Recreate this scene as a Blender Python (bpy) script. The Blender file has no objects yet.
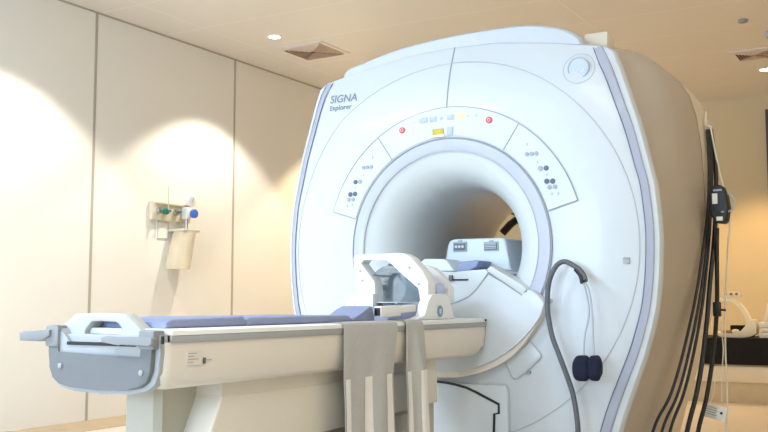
import bpy, bmesh, math, random
from mathutils import Vector, Matrix
random.seed(4)
PI = math.pi
COL = bpy.context.scene.collection

# ------------------------------------------------------------------ materials
def nodes_of(name):
    m = bpy.data.materials.new(name); m.use_nodes = True
    nt = m.node_tree; return m, nt, nt.nodes['Principled BSDF']

def mat(name, col, rough=0.5, metal=0.0, coat=0.0, noise=0.0, nscale=20, bump=0.0, bscale=150, alpha=None, trans=0.0, emit=None, estr=0.0, spec=0.5):
    m, nt, b = nodes_of(name)
    c = (col[0], col[1], col[2], 1)
    b.inputs['Base Color'].default_value = c
    b.inputs['Roughness'].default_value = rough
    b.inputs['Metallic'].default_value = metal
    b.inputs['Coat Weight'].default_value = coat
    b.inputs['Specular IOR Level'].default_value = spec
    b.inputs['Transmission Weight'].default_value = trans
    if alpha is not None: b.inputs['Alpha'].default_value = alpha
    if emit:
        b.inputs['Emission Color'].default_value = (*emit, 1); b.inputs['Emission Strength'].default_value = estr
    tc = nt.nodes.new('ShaderNodeTexCoord')
    if noise > 0:
        n = nt.nodes.new('ShaderNodeTexNoise'); n.inputs['Scale'].default_value = nscale; n.inputs['Detail'].default_value = 4
        r = nt.nodes.new('ShaderNodeValToRGB')
        r.color_ramp.elements[0].color = (*[x*(1-noise) for x in col], 1)
        r.color_ramp.elements[1].color = (*[min(1, x*(1+noise)) for x in col], 1)
        r.color_ramp.elements[0].position = .3; r.color_ramp.elements[1].position = .7
        nt.links.new(tc.outputs['Object'], n.inputs['Vector']); nt.links.new(n.outputs['Fac'], r.inputs['Fac'])
        nt.links.new(r.outputs['Color'], b.inputs['Base Color'])
    if bump > 0:
        n2 = nt.nodes.new('ShaderNodeTexNoise'); n2.inputs['Scale'].default_value = bscale; n2.inputs['Detail'].default_value = 3
        bp = nt.nodes.new('ShaderNodeBump'); bp.inputs['Strength'].default_value = bump; bp.inputs['Distance'].default_value = .002
        nt.links.new(tc.outputs['Object'], n2.inputs['Vector']); nt.links.new(n2.outputs['Fac'], bp.inputs['Height'])
        nt.links.new(bp.outputs['Normal'], b.inputs['Normal'])
    return m

M = {}
M['white'] = mat('white_cover_plastic', (.61, .64, .68), .38, coat=.15, noise=.01, nscale=3)
M['cap'] = mat('pale_cap_plastic', (.54, .57, .62), .42, noise=.01)
M['warmwhite'] = mat('warm_white_plastic', (.78, .76, .72), .42, noise=.015, nscale=4)
M['body'] = mat('beige_body_plastic', (.50, .435, .37), .40, noise=.02, nscale=3)
M['rear'] = mat('cream_rear_plastic', (.76, .68, .55), .45, noise=.02, nscale=3)
M['lav'] = mat('lavender_trim', (.40, .42, .53), .35, coat=.2, noise=.01, nscale=6)
M['ring'] = mat('pale_lavender_ring', (.50, .52, .62), .35, coat=.2, noise=.01, nscale=6)
M['liner'] = mat('bore_liner_plastic', (.66, .685, .70), .33, noise=.01, nscale=5)
M['seam'] = mat('dark_seam', (.16, .17, .22), .7, noise=.05)
M['faint'] = mat('faint_seam', (.46, .47, .50), .6, noise=.03)
M['mid'] = mat('grey_seam', (.30, .31, .34), .6, noise=.03)
M['black'] = mat('black_rubber', (.012, .012, .014), .5, noise=.1, bump=.1)
M['text'] = mat('grey_lettering', (.20, .23, .30), .6, noise=.03)
M['tray'] = mat('table_side_plastic', (.74, .67, .60), .42, noise=.015, nscale=4)
M['rim'] = mat('table_rim_plastic', (.82, .82, .80), .4, noise=.01, nscale=5)
M['hoop'] = mat('hoop_plastic', (.50, .50, .49), .4, noise=.01)
M['strip'] = mat('grey_side_strip', (.36, .36, .37), .5, noise=.02)
M['grey'] = mat('mid_grey_plastic', (.165, .17, .18), .45, noise=.02, nscale=12, bump=.1)
M['lgrey'] = mat('light_grey_plastic', (.40, .41, .43), .45, noise=.02, nscale=12)
M['lever'] = mat('grey_lever_plastic', (.25, .255, .265), .45, noise=.02, nscale=12)
M['ped'] = mat('pedestal_dim_plastic', (.46, .43, .36), .45, noise=.02, nscale=4)  # darker copy of the pedestal plastic, its dimness put into the colour
M['pedside'] = mat('pedestal_lit_plastic', (.72, .66, .58), .45, noise=.02, nscale=4)  # lighter copy of the pedestal plastic, the lit look put into the colour
M['blue'] = mat('lavender_blue_vinyl', (.26, .30, .48), .5, noise=.04, nscale=30, bump=.2, bscale=60)
M['navy'] = mat('navy_foam', (.005, .007, .028), .9, noise=.2, nscale=60, bump=.8, bscale=120)
M['hose'] = mat('grey_hose', (.10, .105, .12), .45, noise=.1, nscale=80, bump=.3)
M['tube'] = mat('thin_grey_tube', (.42, .44, .50), .4, noise=.03)
M['coil'] = mat('coil_white', (.80, .80, .80), .4, noise=.01, nscale=8)
M['coilblue'] = mat('coil_pale_blue', (.66, .72, .77), .4, noise=.01, nscale=8)
M['lens'] = mat('translucent_blue_shell', (.30, .40, .48), .15, alpha=.62, noise=.05, nscale=8)
M['vent'] = mat('vent_grey', (.13, .15, .17), .5, noise=.05)
M['logo'] = mat('logo_steel_blue', (.18, .32, .42), .4, noise=.03)
M['logorim'] = mat('emblem_silver', (.50, .57, .68), .35, metal=.0, noise=.03)
M['red'] = mat('red_button', (.75, .06, .06), .4, noise=.03)
M['yellow'] = mat('yellow_label', (.55, .42, .02), .5, noise=.15, nscale=60)
M['display'] = mat('pale_blue_display', (.42, .47, .66), .3, noise=.03)
M['litdisp'] = mat('lit_yellow_display', (.9, .95, .3), .4, emit=(.95, 1, .35), estr=.5, noise=.02)
M['btn'] = mat('slate_button', (.10, .12, .17), .5, noise=.05)
M['btng'] = mat('grey_button', (.36, .39, .44), .5, noise=.05)
M['btnl'] = mat('pale_button', (.60, .62, .66), .5, noise=.02)
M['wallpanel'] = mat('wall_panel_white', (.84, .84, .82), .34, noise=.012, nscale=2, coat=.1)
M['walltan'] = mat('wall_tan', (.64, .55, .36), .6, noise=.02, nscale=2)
M['trim'] = mat('wall_seam_trim', (.44, .42, .37), .5, noise=.03)
M['darktrim'] = mat('dark_brown_trim', (.07, .045, .03), .5, noise=.1)
M['floorstrip'] = mat('floor_strip_brown', (.42, .33, .22), .5, noise=.08, nscale=8)
M['steel'] = mat('brushed_steel', (.5, .5, .5), .3, metal=.9, noise=.05)
M['cream'] = mat('cream_metal', (.66, .62, .50), .4, noise=.03)
M['paper'] = mat('paper', (.85, .84, .80), .8, noise=.03)
M['teal'] = mat('teal_valve', (.04, .22, .20), .4, noise=.05)
M['knob'] = mat('blue_knob', (.05, .16, .62), .35, noise=.03)
M['bottle'] = mat('cloudy_plastic', (.78, .70, .54), .3, alpha=.62, noise=.04, nscale=9)
M['benchblack'] = mat('black_bench', (.008, .007, .007), .6, noise=.1, spec=.2)
M['benchbase'] = mat('tan_bench_base', (.62, .52, .36), .5, noise=.03)
M['ivory'] = mat('ivory_plastic', (.88, .84, .70), .45, noise=.02)
M['brownpad'] = mat('brown_pad', (.30, .16, .06), .6, noise=.05)
M['ventmetal'] = mat('vent_louvre', (.62, .50, .42), .5, noise=.03)
M['ventdark'] = mat('vent_hollow', (.16, .10, .08), .8, noise=.05)
M['lampglow'] = mat('downlight_glow', (1, .9, .75), .5, emit=(1, .88, .68), estr=14, noise=.01)
M['fillglow'] = mat('fill_glow', (1, 1, 1), .5, emit=(.85, .92, 1.0), estr=4, noise=.01)  # glow of the added ceiling fill panels

def mat_fabric():
    m, nt, b = nodes_of('grey_strap_fabric')
    tc = nt.nodes.new('ShaderNodeTexCoord'); w = nt.nodes.new('ShaderNodeTexNoise'); w.inputs['Scale'].default_value = 350
    r = nt.nodes.new('ShaderNodeValToRGB'); r.color_ramp.elements[0].color = (.42, .41, .40, 1); r.color_ramp.elements[1].color = (.54, .53, .52, 1)
    r.color_ramp.elements[0].position = .3; r.color_ramp.elements[1].position = .7
    nt.links.new(tc.outputs['Object'], w.inputs['Vector']); nt.links.new(w.outputs['Fac'], r.inputs['Fac']); nt.links.new(r.outputs['Color'], b.inputs['Base Color'])
    b.inputs['Roughness'].default_value = .9; return m
M['fabric'] = mat_fabric()
M['stripe'] = mat('pinkish_stripe_fabric', (.84, .80, .77), .85, noise=.05, nscale=200)

def mat_ceiling():
    m, nt, b = nodes_of('ceiling_metal_panels')
    tc = nt.nodes.new('ShaderNodeTexCoord'); mp = nt.nodes.new('ShaderNodeMapping')
    mp.inputs['Location'].default_value = (.40, .15, 0)
    br = nt.nodes.new('ShaderNodeTexBrick'); br.offset = 0; br.inputs['Scale'].default_value = 1
    br.inputs['Brick Width'].default_value = 2.5; br.inputs['Row Height'].default_value = .65
    br.inputs['Mortar Size'].default_value = .006; br.inputs['Mortar Smooth'].default_value = .3
    br.inputs['Color1'].default_value = (.78, .76, .73, 1); br.inputs['Color2'].default_value = (.765, .745, .715, 1)
    br.inputs['Mortar'].default_value = (.86, .845, .82, 1)
    nt.links.new(tc.outputs['Object'], mp.inputs['Vector']); nt.links.new(mp.outputs['Vector'], br.inputs['Vector'])
    nt.links.new(br.outputs['Color'], b.inputs['Base Color'])
    bp = nt.nodes.new('ShaderNodeBump'); bp.inputs['Strength'].default_value = .3; bp.inputs['Distance'].default_value = .004; bp.invert = True
    nt.links.new(br.outputs['Fac'], bp.inputs['Height']); nt.links.new(bp.outputs['Normal'], b.inputs['Normal'])
    b.inputs['Roughness'].default_value = .42; return m
M['ceiling'] = mat_ceiling()

def mat_floor():
    m, nt, b = nodes_of('floor_vinyl')
    tc = nt.nodes.new('ShaderNodeTexCoord'); n = nt.nodes.new('ShaderNodeTexNoise'); n.inputs['Scale'].default_value = 3; n.inputs['Detail'].default_value = 8
    r = nt.nodes.new('ShaderNodeValToRGB'); r.color_ramp.elements[0].color = (.58, .53, .46, 1); r.color_ramp.elements[1].color = (.68, .63, .55, 1)
    nt.links.new(tc.outputs['Object'], n.inputs['Vector']); nt.links.new(n.outputs['Fac'], r.inputs['Fac']); nt.links.new(r.outputs['Color'], b.inputs['Base Color'])
    b.inputs['Roughness'].default_value = .3; return m
M['floor'] = mat_floor()

# ------------------------------------------------------------------ helpers
def thing(name, label, cat, loc=(0, 0, 0), group=None):
    o = bpy.data.objects.new(name, None); COL.objects.link(o); o.location = loc; o.empty_display_size = .1
    o['label'] = label; o['category'] = cat
    if group: o['group'] = group
    return o

def tag(o, label, cat, group=None):
    o['label'] = label; o['category'] = cat
    if group: o['group'] = group
    return o

def link(name, bm, m, parent=None, smooth=True, label=None):
    bmesh.ops.recalc_face_normals(bm, faces=bm.faces[:])
    me = bpy.data.meshes.new(name); bm.to_mesh(me); bm.free()
    me.materials.append(M[m] if isinstance(m, str) else m)
    if smooth:
        me.shade_smooth(); me.set_sharp_from_angle(angle=math.radians(35))
    o = bpy.data.objects.new(name, me); COL.objects.link(o)
    if parent:
        o.parent = parent
        # geometry is given in world coordinates: shift it to the parent's frame
        p = parent
        off = Vector((0, 0, 0))
        while p: off += p.location; p = p.parent
        if off.length > 0: me.transform(Matrix.Translation(-off))
    if label: o['label'] = label
    return o

def struct(name, bm, m):
    o = link(name, bm, m, smooth=False); o['kind'] = 'structure'; return o

def rec(o):  # put a top-level mesh's origin at its base centre
    me = o.data
    xs = [v.co.x for v in me.vertices]; ys = [v.co.y for v in me.vertices]; zs = [v.co.z for v in me.vertices]
    c = Vector(((min(xs)+max(xs))/2, (min(ys)+max(ys))/2, min(zs)))
    me.transform(Matrix.Translation(-c)); o.location = c; return o

def box(bm, a, b, bev=0.0, seg=2):
    vs = [bm.verts.new((x, y, z)) for x in (a[0], b[0]) for y in (a[1], b[1]) for z in (a[2], b[2])]
    F = [(0, 1, 3, 2), (4, 6, 7, 5), (0, 4, 5, 1), (2, 3, 7, 6), (0, 2, 6, 4), (1, 5, 7, 3)]
    fs = [bm.faces.new([vs[i] for i in f]) for f in F]
    if bev > 0:
        es = list({e for f in fs for e in f.edges})
        bmesh.ops.bevel(bm, geom=es, offset=bev, segments=seg, profile=.5, affect='EDGES', clamp_overlap=True)
    return bm

def bx(a, b, bev=0.0, seg=2): return box(bmesh.new(), a, b, bev, seg)

def prism(bm, poly, ax, lo, hi, bev=0.0, seg=2):
    """extrude a 2-D polygon along axis ax; poly coords are the two other axes in order"""
    def P(p, v):
        if ax == 0: return (v, p[0], p[1])
        if ax == 1: return (p[0], v, p[1])
        return (p[0], p[1], v)
    A = [bm.verts.new(P(p, lo)) for p in poly]; B = [bm.verts.new(P(p, hi)) for p in poly]
    fa = bm.faces.new(A); fb = bm.faces.new(B[::-1]); n = len(poly)
    for i in range(n): bm.faces.new((A[i], B[i], B[(i+1) % n], A[(i+1) % n]))
    if bev > 0:
        es = list({e for f in (fa, fb) for e in f.edges})
        bmesh.ops.bevel(bm, geom=es, offset=bev, segments=seg, profile=.5, affect='EDGES', clamp_overlap=True)
    return bm

def pr(poly, ax, lo, hi, bev=0.0, seg=2): return prism(bmesh.new(), poly, ax, lo, hi, bev, seg)

def frame_prism(outer, inner, ax, lo, hi, bev=0):
    """prism of a polygon with one hole, same vertex count in outer and inner"""
    bm = bmesh.new()
    def P(p, v):
        return (v, p[0], p[1]) if ax == 0 else ((p[0], v, p[1]) if ax == 1 else (p[0], p[1], v))
    n = len(outer)
    R = [[bm.verts.new(P(p, v)) for p in poly] for poly in (outer, inner) for v in (lo, hi)]
    ol, oh, il, ih = R
    for i in range(n):
        j = (i+1) % n
        bm.faces.new((ol[i], ol[j], il[j], il[i])); bm.faces.new((oh[i], oh[j], ih[j], ih[i]))
        bm.faces.new((ol[i], ol[j], oh[j], oh[i])); bm.faces.new((il[i], il[j], ih[j], ih[i]))
    bmesh.ops.recalc_face_normals(bm, faces=bm.faces[:])
    if bev > 0:
        es = [e for e in bm.edges if len(e.link_faces) == 2 and e.calc_face_angle(0) > math.radians(40)]
        bmesh.ops.bevel(bm, geom=es, offset=bev, segments=2, profile=.5, affect='EDGES', clamp_overlap=True)
    return bm

def smoothpts(pts, n=6):
    pts = [Vector(p) for p in pts]; out = []
    for i in range(len(pts)-1):
        p0 = pts[max(i-1, 0)]; p1 = pts[i]; p2 = pts[i+1]; p3 = pts[min(i+2, len(pts)-1)]
        for k in range(n):
            t = k/n
            out.append(.5*((2*p1) + (p2-p0)*t + (2*p0-5*p1+4*p2-p3)*t*t + (3*p1-p0-3*p2+p3)*t*t*t))
    out.append(pts[-1]); return out

def tube(bm, pts, r, seg=10, smooth=6, cap=True):
    P = smoothpts(pts, smooth) if smooth > 1 else [Vector(p) for p in pts]
    rr = r if callable(r) else (lambda t: r)
    T = []
    for i in range(len(P)):
        d = P[min(i+1, len(P)-1)] - P[max(i-1, 0)]; T.append(d.normalized())
    up = Vector((0, 0, 1)) if abs(T[0].z) < .9 else Vector((1, 0, 0))
    n = T[0].cross(up).normalized(); rings = []
    for i, p in enumerate(P):
        n = (n - T[i]*n.dot(T[i])).normalized(); b = T[i].cross(n); q = rr(i/(len(P)-1))
        rings.append([bm.verts.new(p + q*(math.cos(2*PI*k/seg)*n + math.sin(2*PI*k/seg)*b)) for k in range(seg)])
    for i in range(len(rings)-1):
        for k in range(seg):
            bm.faces.new((rings[i][k], rings[i][(k+1) % seg], rings[i+1][(k+1) % seg], rings[i+1][k]))
    if cap:
        bm.faces.new(rings[0][::-1]); bm.faces.new(rings[-1])
    return bm

def tb(pts, r, seg=10, smooth=6): return tube(bmesh.new(), pts, r, seg, smooth)

def cyl(bm, c, r, h, ax=2, seg=24, bev=0, r2=None):
    """cylinder with base centre c along axis ax, length h"""
    r2 = r if r2 is None else r2
    def P(a, q, v):
        u, w = q*math.cos(a), q*math.sin(a)
        if ax == 0: return (c[0]+v, c[1]+u, c[2]+w)
        if ax == 1: return (c[0]+u, c[1]+v, c[2]+w)
        return (c[0]+u, c[1]+w, c[2]+v)
    A = [bm.verts.new(P(2*PI*k/seg, r, 0)) for k in range(seg)]; B = [bm.verts.new(P(2*PI*k/seg, r2, h)) for k in range(seg)]
    fa = bm.faces.new(A); fb = bm.faces.new(B[::-1])
    for k in range(seg): bm.faces.new((A[k], A[(k+1) % seg], B[(k+1) % seg], B[k]))
    if bev > 0:
        bmesh.ops.bevel(bm, geom=list({e for f in (fa, fb) for e in f.edges}), offset=bev, segments=2, profile=.5, affect='EDGES')
    return bm

def cy(c, r, h, ax=2, seg=24, bev=0, r2=None): return cyl(bmesh.new(), c, r, h, ax, seg, bev, r2)

def blob(bm, c, s, seg=16, bump=0.0):
    res = bmesh.ops.create_uvsphere(bm, u_segments=seg, v_segments=seg//2+2, radius=1)
    for v in res['verts']:
        p = v.co; k = 1 + bump*math.sin(5*p.x+3*p.z)*math.cos(4*p.y+2)
        # squarish ellipsoid
        q = Vector([math.copysign(abs(t)**.75, t) for t in p])
        v.co = Vector((c[0]+s[0]*q.x*k, c[1]+s[1]*q.y*k, c[2]+s[2]*q.z*k))
    return bm

# ------------------------------------------------------------------ room shell
XL, XR, YF, YB, H = -3.28, 3.2, -8.2, 6.4, 2.825
struct('floor', bx((XL-.1, YF-.1, -.1), (XR+.1, YB+.1, 0)), 'floor')
struct('ceiling', bx((XL-.1, YF-.1, H), (XR+.1, YB+.1, H+.1)), 'ceiling')
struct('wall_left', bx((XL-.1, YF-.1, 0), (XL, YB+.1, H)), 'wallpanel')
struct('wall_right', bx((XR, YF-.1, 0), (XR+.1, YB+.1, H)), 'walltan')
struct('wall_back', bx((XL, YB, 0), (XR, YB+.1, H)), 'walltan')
# front wall (behind the camera) with the opening of the added fill window
fw = bmesh.new()
box(fw, (XL, YF-.1, 0), (-2.4, YF, H)); box(fw, (1.2, YF-.1, 0), (XR, YF, H)); box(fw, (-2.4, YF-.1, 0), (1.2, YF, .75)); box(fw, (-2.4, YF-.1, 2.35), (1.2, YF, H))
struct('wall_front', fw, 'wallpanel')
n = 1
for y in (-6.48, -4.96, -3.44, -1.92, -.40, 1.12, 2.64, 4.16, 5.68):
    struct('trim_%d' % n, bx((XL, y-.011, 0.0), (XL+.003, y+.011, H)), 'trim'); n += 1
struct('trim_%d' % n, bx((XL, YF, H-.012), (XL+.006, YB, H)), 'trim'); n += 1          # shadow gap at the ceiling
struct('trim_%d' % n, bx((XL+.001, YF, 0), (XL+.40, YB, .003)), 'floorstrip'); n += 1    # brown strip on the floor along the wall
struct('trim_%d' % n, bx((.325, YB-.05, 1.40), (.40, YB, 2.68)), 'darktrim'); n += 1    # dark upright on the back wall

# ------------------------------------------------------------------ scanner
CZ = 1.025
FR = [(0, 1.886), (.2, 1.88), (.4, 1.853), (.56, 1.824), (.655, 1.805), (.690, 1.785), (.715, 1.72), (.75, 1.605), (.788, 1.478), (.820, 1.34), (.84, 1.25),
      (.853, 1.12), (.856, 1.03), (.85, .9), (.836, .78), (.815, .69), (.785, .59), (.742, .475), (.70, .36), (.665, .24), (.64, .12), (.62, 0.0), (.3, 0.0), (0, 0.0)]
BR = [(0, 1.925), (.2, 1.92), (.4, 1.908), (.54, 1.89), (.64, 1.868), (.71, 1.842), (.765, 1.800), (.805, 1.73), (.832, 1.64), (.850, 1.50), (.858, 1.36), (.862, 1.2),
      (.858, 1.03), (.845, .88), (.82, .74), (.775, .57), (.725, .42), (.68, .27), (.64, .12), (.62, 0.0), (.3, 0.0), (0, 0.0)]
def radial(prof):
    pts = sorted((math.atan2(x, z-CZ), math.hypot(x, z-CZ)) for x, z in prof)
    def f(th):
        th = abs((th+PI) % (2*PI) - PI)
        for (a, ra), (b, rb) in zip(pts, pts[1:]):
            if a <= th <= b:
                # interpolate along the chord
                t = (th-a)/(b-a+1e-9)
                pa = (ra*math.sin(a), ra*math.cos(a)); pb = (rb*math.sin(b), rb*math.cos(b))
                # line-ray intersection
                dx, dz = pb[0]-pa[0], pb[1]-pa[1]; s, c = math.sin(th), math.cos(th)
                den = s*dz - c*dx
                return (pa[0]*dz - pa[1]*dx)/den if abs(den) > 1e-9 else ra
        return pts[-1][1]
    return f
Rf, Rb = radial(FR), radial(BR)
def yface(x, z):
    r = math.hypot(x, z-CZ); th = math.atan2(x, z-CZ); t = r/Rf(th)
    return .08*max(0, (t-.6)/.4)**2
def pol(r, th, y=None):
    x, z = r*math.sin(th), CZ + r*math.cos(th)
    return (x, yface(x, z) if y is None else y, z)

def rings(bm, rows, close=True):
    V = [[bm.verts.new(p) for p in row] for row in rows]
    for a, b in zip(V, V[1:]):
        n = len(a)
        for i in range(n if close else n-1):
            j = (i+1) % n
            bm.faces.new((a[i], a[j], b[j], b[i]))
    return bm

mri = thing('mri_scanner', 'large white and beige MRI scanner with a round open bore', 'MRI scanner')
NT = 288
TH = [2*PI*i/NT for i in range(NT)]
rows = [[pol(.452, th, .012) for th in TH], [pol(.458, th, 0) for th in TH]]
for k in range(1, 16):
    t = k/15
    rows.append([pol(.458 + (Rf(th)-.458)*t*.985, th) for th in TH])
rows.append([(Rf(th)*.995*math.sin(th), .083, CZ+Rf(th)*.995*math.cos(th)) for th in TH])
rows.append([(Rf(th)*math.sin(th), .092, CZ+Rf(th)*math.cos(th)) for th in TH])
rows.append([(Rf(th)*math.sin(th), .125, CZ+Rf(th)*math.cos(th)) for th in TH])
link('front_cover', rings(bmesh.new(), rows), 'white', mri)

# body shell behind the front cover
def lerp(a, b, t): return a+(b-a)*t
def ss(t): t = max(0, min(1, t)); return t*t*(3-2*t)
rows = []
for y in (.118, .16, .21, .27, .34, .42, .55, .70, .846):
    k = ss((y-.10)/.36)
    rows.append([(lerp(Rf(th)*.998, Rb(th), k)*math.sin(th), y, CZ+lerp(Rf(th)*.998, Rb(th), k)*math.cos(th)) for th in TH])
link('body_shell', rings(bmesh.new(), rows), 'body', mri)
rows = []
for y, s, fl in ((.850, 1.0, 0), (1.00, 1.0, 0), (1.12, .998, 0), (1.19, .985, 0), (1.235, .95, 0), (1.25, .90, 0), (1.255, .6, 1), (1.255, 0, 2)):
    row = []
    for th in TH:
        r = Rb(th)*s*1.001 if s > 0 else .42
        if fl == 1: r = lerp(Rb(th), .42, .5)
        z = CZ + r*math.cos(th)
        row.append((r*math.sin(th), y, max(z, 0.0)))
    rows.append(row)
link('rear_cover', rings(bmesh.new(), rows), 'rear', mri)

# top cap over the magnet
capo = [(-.57, 1.70), (-.575, 1.845), (-.47, 1.885), (-.30, 1.922), (-.10, 1.943), (.10, 1.950), (.30, 1.946), (.42, 1.925), (.50, 1.895), (.56, 1.838), (.565, 1.70)]
bm = bmesh.new()
prev = None; rows = []
for y, dz, sx in ((.095, -.012, .985), (.105, -.003, .995), (.125, 0, 1), (.25, .002, 1), (.40, -.01, .98), (.50, -.04, .95), (.56, -.12, .9)):
    rows.append([(x*sx, y, z+dz if z > 1.75 else z) for x, z in [(p.x, p.z) for p in smoothpts([(a, 0, b) for a, b in capo], 4)]])
rings(bm, rows, close=False)
bm.verts.ensure_lookup_table()
nc = len(rows[0]); bm.faces.new(bm.verts[:nc]); bm.faces.new(bm.verts[-nc:])
link('top_cap', bm, 'cap', mri)['label'] = 'pale cover hump on top of the scanner'
link('top_bracket', bx((.50, .30, 1.86), (.60, .40, 1.925), .008), 'rear', mri)

# bore
def revolve(prof, seg=160, a0=0, a1=2*PI):
    rows = [[(r*math.sin(2*PI*i/seg), y, CZ+r*math.cos(2*PI*i/seg)) for i in range(seg)] for y, r in prof]
    return rings(bmesh.new(), rows)
link('bore_ring', revolve([(.012, .455), (-.003, .452), (-.007, .448), (-.008, .410), (-.004, .403), (.008, .399)]), 'ring', mri)
link('bore_liner', revolve([(.002, .401), (.007, .392), (.018, .366), (.036, .340), (.062, .314), (.10, .290), (.15, .275), (.22, .268), (.5, .268), (.92, .268), (1.05, .280), (1.15, .31), (1.21, .355), (1.255, .42)]), 'liner', mri)

def ribbon(pts, w, y=-.0025, close=False, conf=True):
    """thin strip of width w that follows the front cover; pts are (x, z)"""
    P = [Vector((p[0], p[1])) for p in pts]; n = len(P); L, Rr = [], []
    for i in range(n):
        if close: d = P[(i+1) % n]-P[i-1]
        else: d = P[min(i+1, n-1)]-P[max(i-1, 0)]
        d.normalize(); q = Vector((-d.y, d.x))*(w/2)
        L.append(P[i]+q); Rr.append(P[i]-q)
    bm = bmesh.new()
    f = lambda p: (p.x, (yface(p.x, p.y) if conf else 0)+y, p.y)
    a = [bm.verts.new(f(p)) for p in L]; b = [bm.verts.new(f(p)) for p in Rr]
    for i in range(n if close else n-1):
        j = (i+1) % n; bm.faces.new((a[i], a[j], b[j], b[i]))
    g = bmesh.ops.extrude_face_region(bm, geom=bm.faces[:])
    for v in g['geom']:
        if isinstance(v, bmesh.types.BMVert): v.co.y += .0022
    return bm
D = math.radians
def arc(r, a, b, n=60): return [(r*math.sin(D(a+(b-a)*i/n)), CZ+r*math.cos(D(a+(b-a)*i/n))) for i in range(n+1)]
def line(p, q, n=12): return [(lerp(p[0], q[0], i/n), lerp(p[1], q[1], i/n)) for i in range(n+1)]
def rp(r, a): return (r*math.sin(D(a)), CZ+r*math.cos(D(a)))

link('ring_seam', ribbon(arc(.4550, 0, 360, 180), .0045, -.0055), 'mid', mri)
link('ring_seam', ribbon(arc(.401, 0, 360, 180), .003, -.0065, conf=False), 'faint', mri)
# control panels: three arc-shaped plates
def sector(r0, r1, a0, a1, y0, y1, n=40):
    bm = bmesh.new(); poly = arc(r0, a0, a1, n) + arc(r1, a1, a0, n)
    rows = []
    A = arc(r0, a0, a1, n); B = arc(r1, a0, a1, n)
    va = [[bm.verts.new((x, y, z)) for x, z in L] for L in (A, B) for y in (y0, y1)]
    a_lo, a_hi, b_lo, b_hi = va
    for i in range(n):
        bm.faces.new((a_lo[i], a_lo[i+1], b_lo[i+1], b_lo[i])); bm.faces.new((a_hi[i], a_hi[i+1], b_hi[i+1], b_hi[i]))
        bm.faces.new((a_lo[i], a_lo[i+1], a_hi[i+1], a_hi[i])); bm.faces.new((b_lo[i], b_lo[i+1], b_hi[i+1], b_hi[i]))
    for i in (0, n): bm.faces.new((a_lo[i], a_hi[i], b_hi[i], b_lo[i]))
    return bm
panels = []
for a0, a1 in ((-72.8, -34.2), (-34.0, 33.6), (33.8, 73.5)):
    panels.append(link('control_panel', sector(.4635, .583, a0, a1, -.004, .004), 'white', mri, smooth=False))
PL, PT, PR = panels
link('panel_seam', ribbon(arc(.585, -72.9, 73.6, 120), .0035, -.0055), 'mid', mri)
for a in (-72.9, -34.1, 33.7, 73.6):
    link('panel_seam', ribbon(line(rp(.462, a), rp(.586, a)), .0035, -.0058), 'mid', mri)
link('cover_seam', ribbon(line((0, 1.612), (.004, 1.884)), .004), 'mid', mri)
link('cover_seam', ribbon(arc(.783, 0, 162, 150), .0032), 'faint', mri)
link('cover_seam', ribbon(arc(.783, -162, 0, 150), .0022), 'btnl', mri)

# lavender edge bands with dark edge lines on both sides
def offset_prof(ins):
    pts = smoothpts([(x, z, 0) for x, z in FR[5:22]], 4); out = []
    for p in pts:
        th = math.atan2(p.x, p.y-CZ); r = math.hypot(p.x, p.y-CZ)-ins/ max(.55, abs(math.sin(th+.0)))
        out.append((r*math.sin(th), CZ+r*math.cos(th)))
    return [(out[0][0]-.012-ins*.3, 1.800-ins*.02)]+out[1:]
for s in (1, -1):
    mid = [(s*x, z) for x, z in offset_prof(.037)]
    e = link('edge_band', ribbon(mid, .026, -.0035), 'lav', mri)
    link('band_line', ribbon([(s*x, z) for x, z in offset_prof(.051)], .0035, -.0045), 'seam', e)
    link('band_line', ribbon([(s*x, z) for x, z in offset_prof(.024)], .003, -.0045), 'mid', e)

# buttons and displays
def disc(c, r, m, parent, name='button', y=-.0075, h=.0045, seg=20, sz=1.0):
    bm = cy((0, 0, 0), r, h, 1, seg, bev=min(.0008, r*.2))
    for v in bm.verts: v.co = Vector((v.co.x+c[0], v.co.y+y, v.co.z*sz+c[1]))
    return link(name, bm, m, parent)
def plate(c, w, h, m, parent, name='display', y=-.0062, rot=0):
    bm = bx((-w/2, 0, -h/2), (w/2, .004, h/2), .0006)
    bmesh.ops.rotate(bm, verts=bm.verts, cent=(0, 0, 0), matrix=Matrix.Rotation(rot, 3, 'Y'))
    for v in bm.verts: v.co += Vector((c[0], y, c[1]))
    return link(name, bm, m, parent)
for s, P in ((1, PR), (-1, PL)):
    q = lambda x, z: (s*x - (0 if s > 0 else .006), z)
    disc(q(.354, 1.425), .006, 'btnl', P)
    for dx in (-.02, 0, .02): disc(q(.377+dx, 1.384), .0085, 'btng', P, 'indicator')
    plate(q(.377, 1.370), .036, .003, 'btnl', P, 'caption_line')
    disc(q(.400, 1.350), .004, 'btnl', P)
    disc(q(.413 if s > 0 else .437, 1.323), .010, 'btn' if s < 0 else 'btng', P); disc(q(.437 if s > 0 else .415, 1.323), .010, 'btn' if s > 0 else 'btng', P)
    disc(q(.438, 1.298), .004, 'btnl', P)
    disc(q(.439, 1.271), .0105, 'btn', P); disc(q(.463, 1.270), .0105, 'btn', P)
    disc(q(.449, 1.247), .009, 'btng', P); disc(q(.472, 1.247), .009, 'btng', P)
    disc(q(.456, 1.222), .006, 'btnl', P); disc(q(.481, 1.221), .006, 'btnl', P)
for x in (-.208, .196):
    b = disc((x, 1.537 if x > 0 else 1.531), .0135, 'red', PT, 'stop_button', h=.006, y=-.009)
    link('button_mark', ribbon([(x+.006*math.cos(t), (1.537 if x > 0 else 1.531)+.006*math.sin(t)) for t in [2*PI*i/16 for i in range(16)]], .002, -.0105, True, conf=False), 'white', b)
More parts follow.
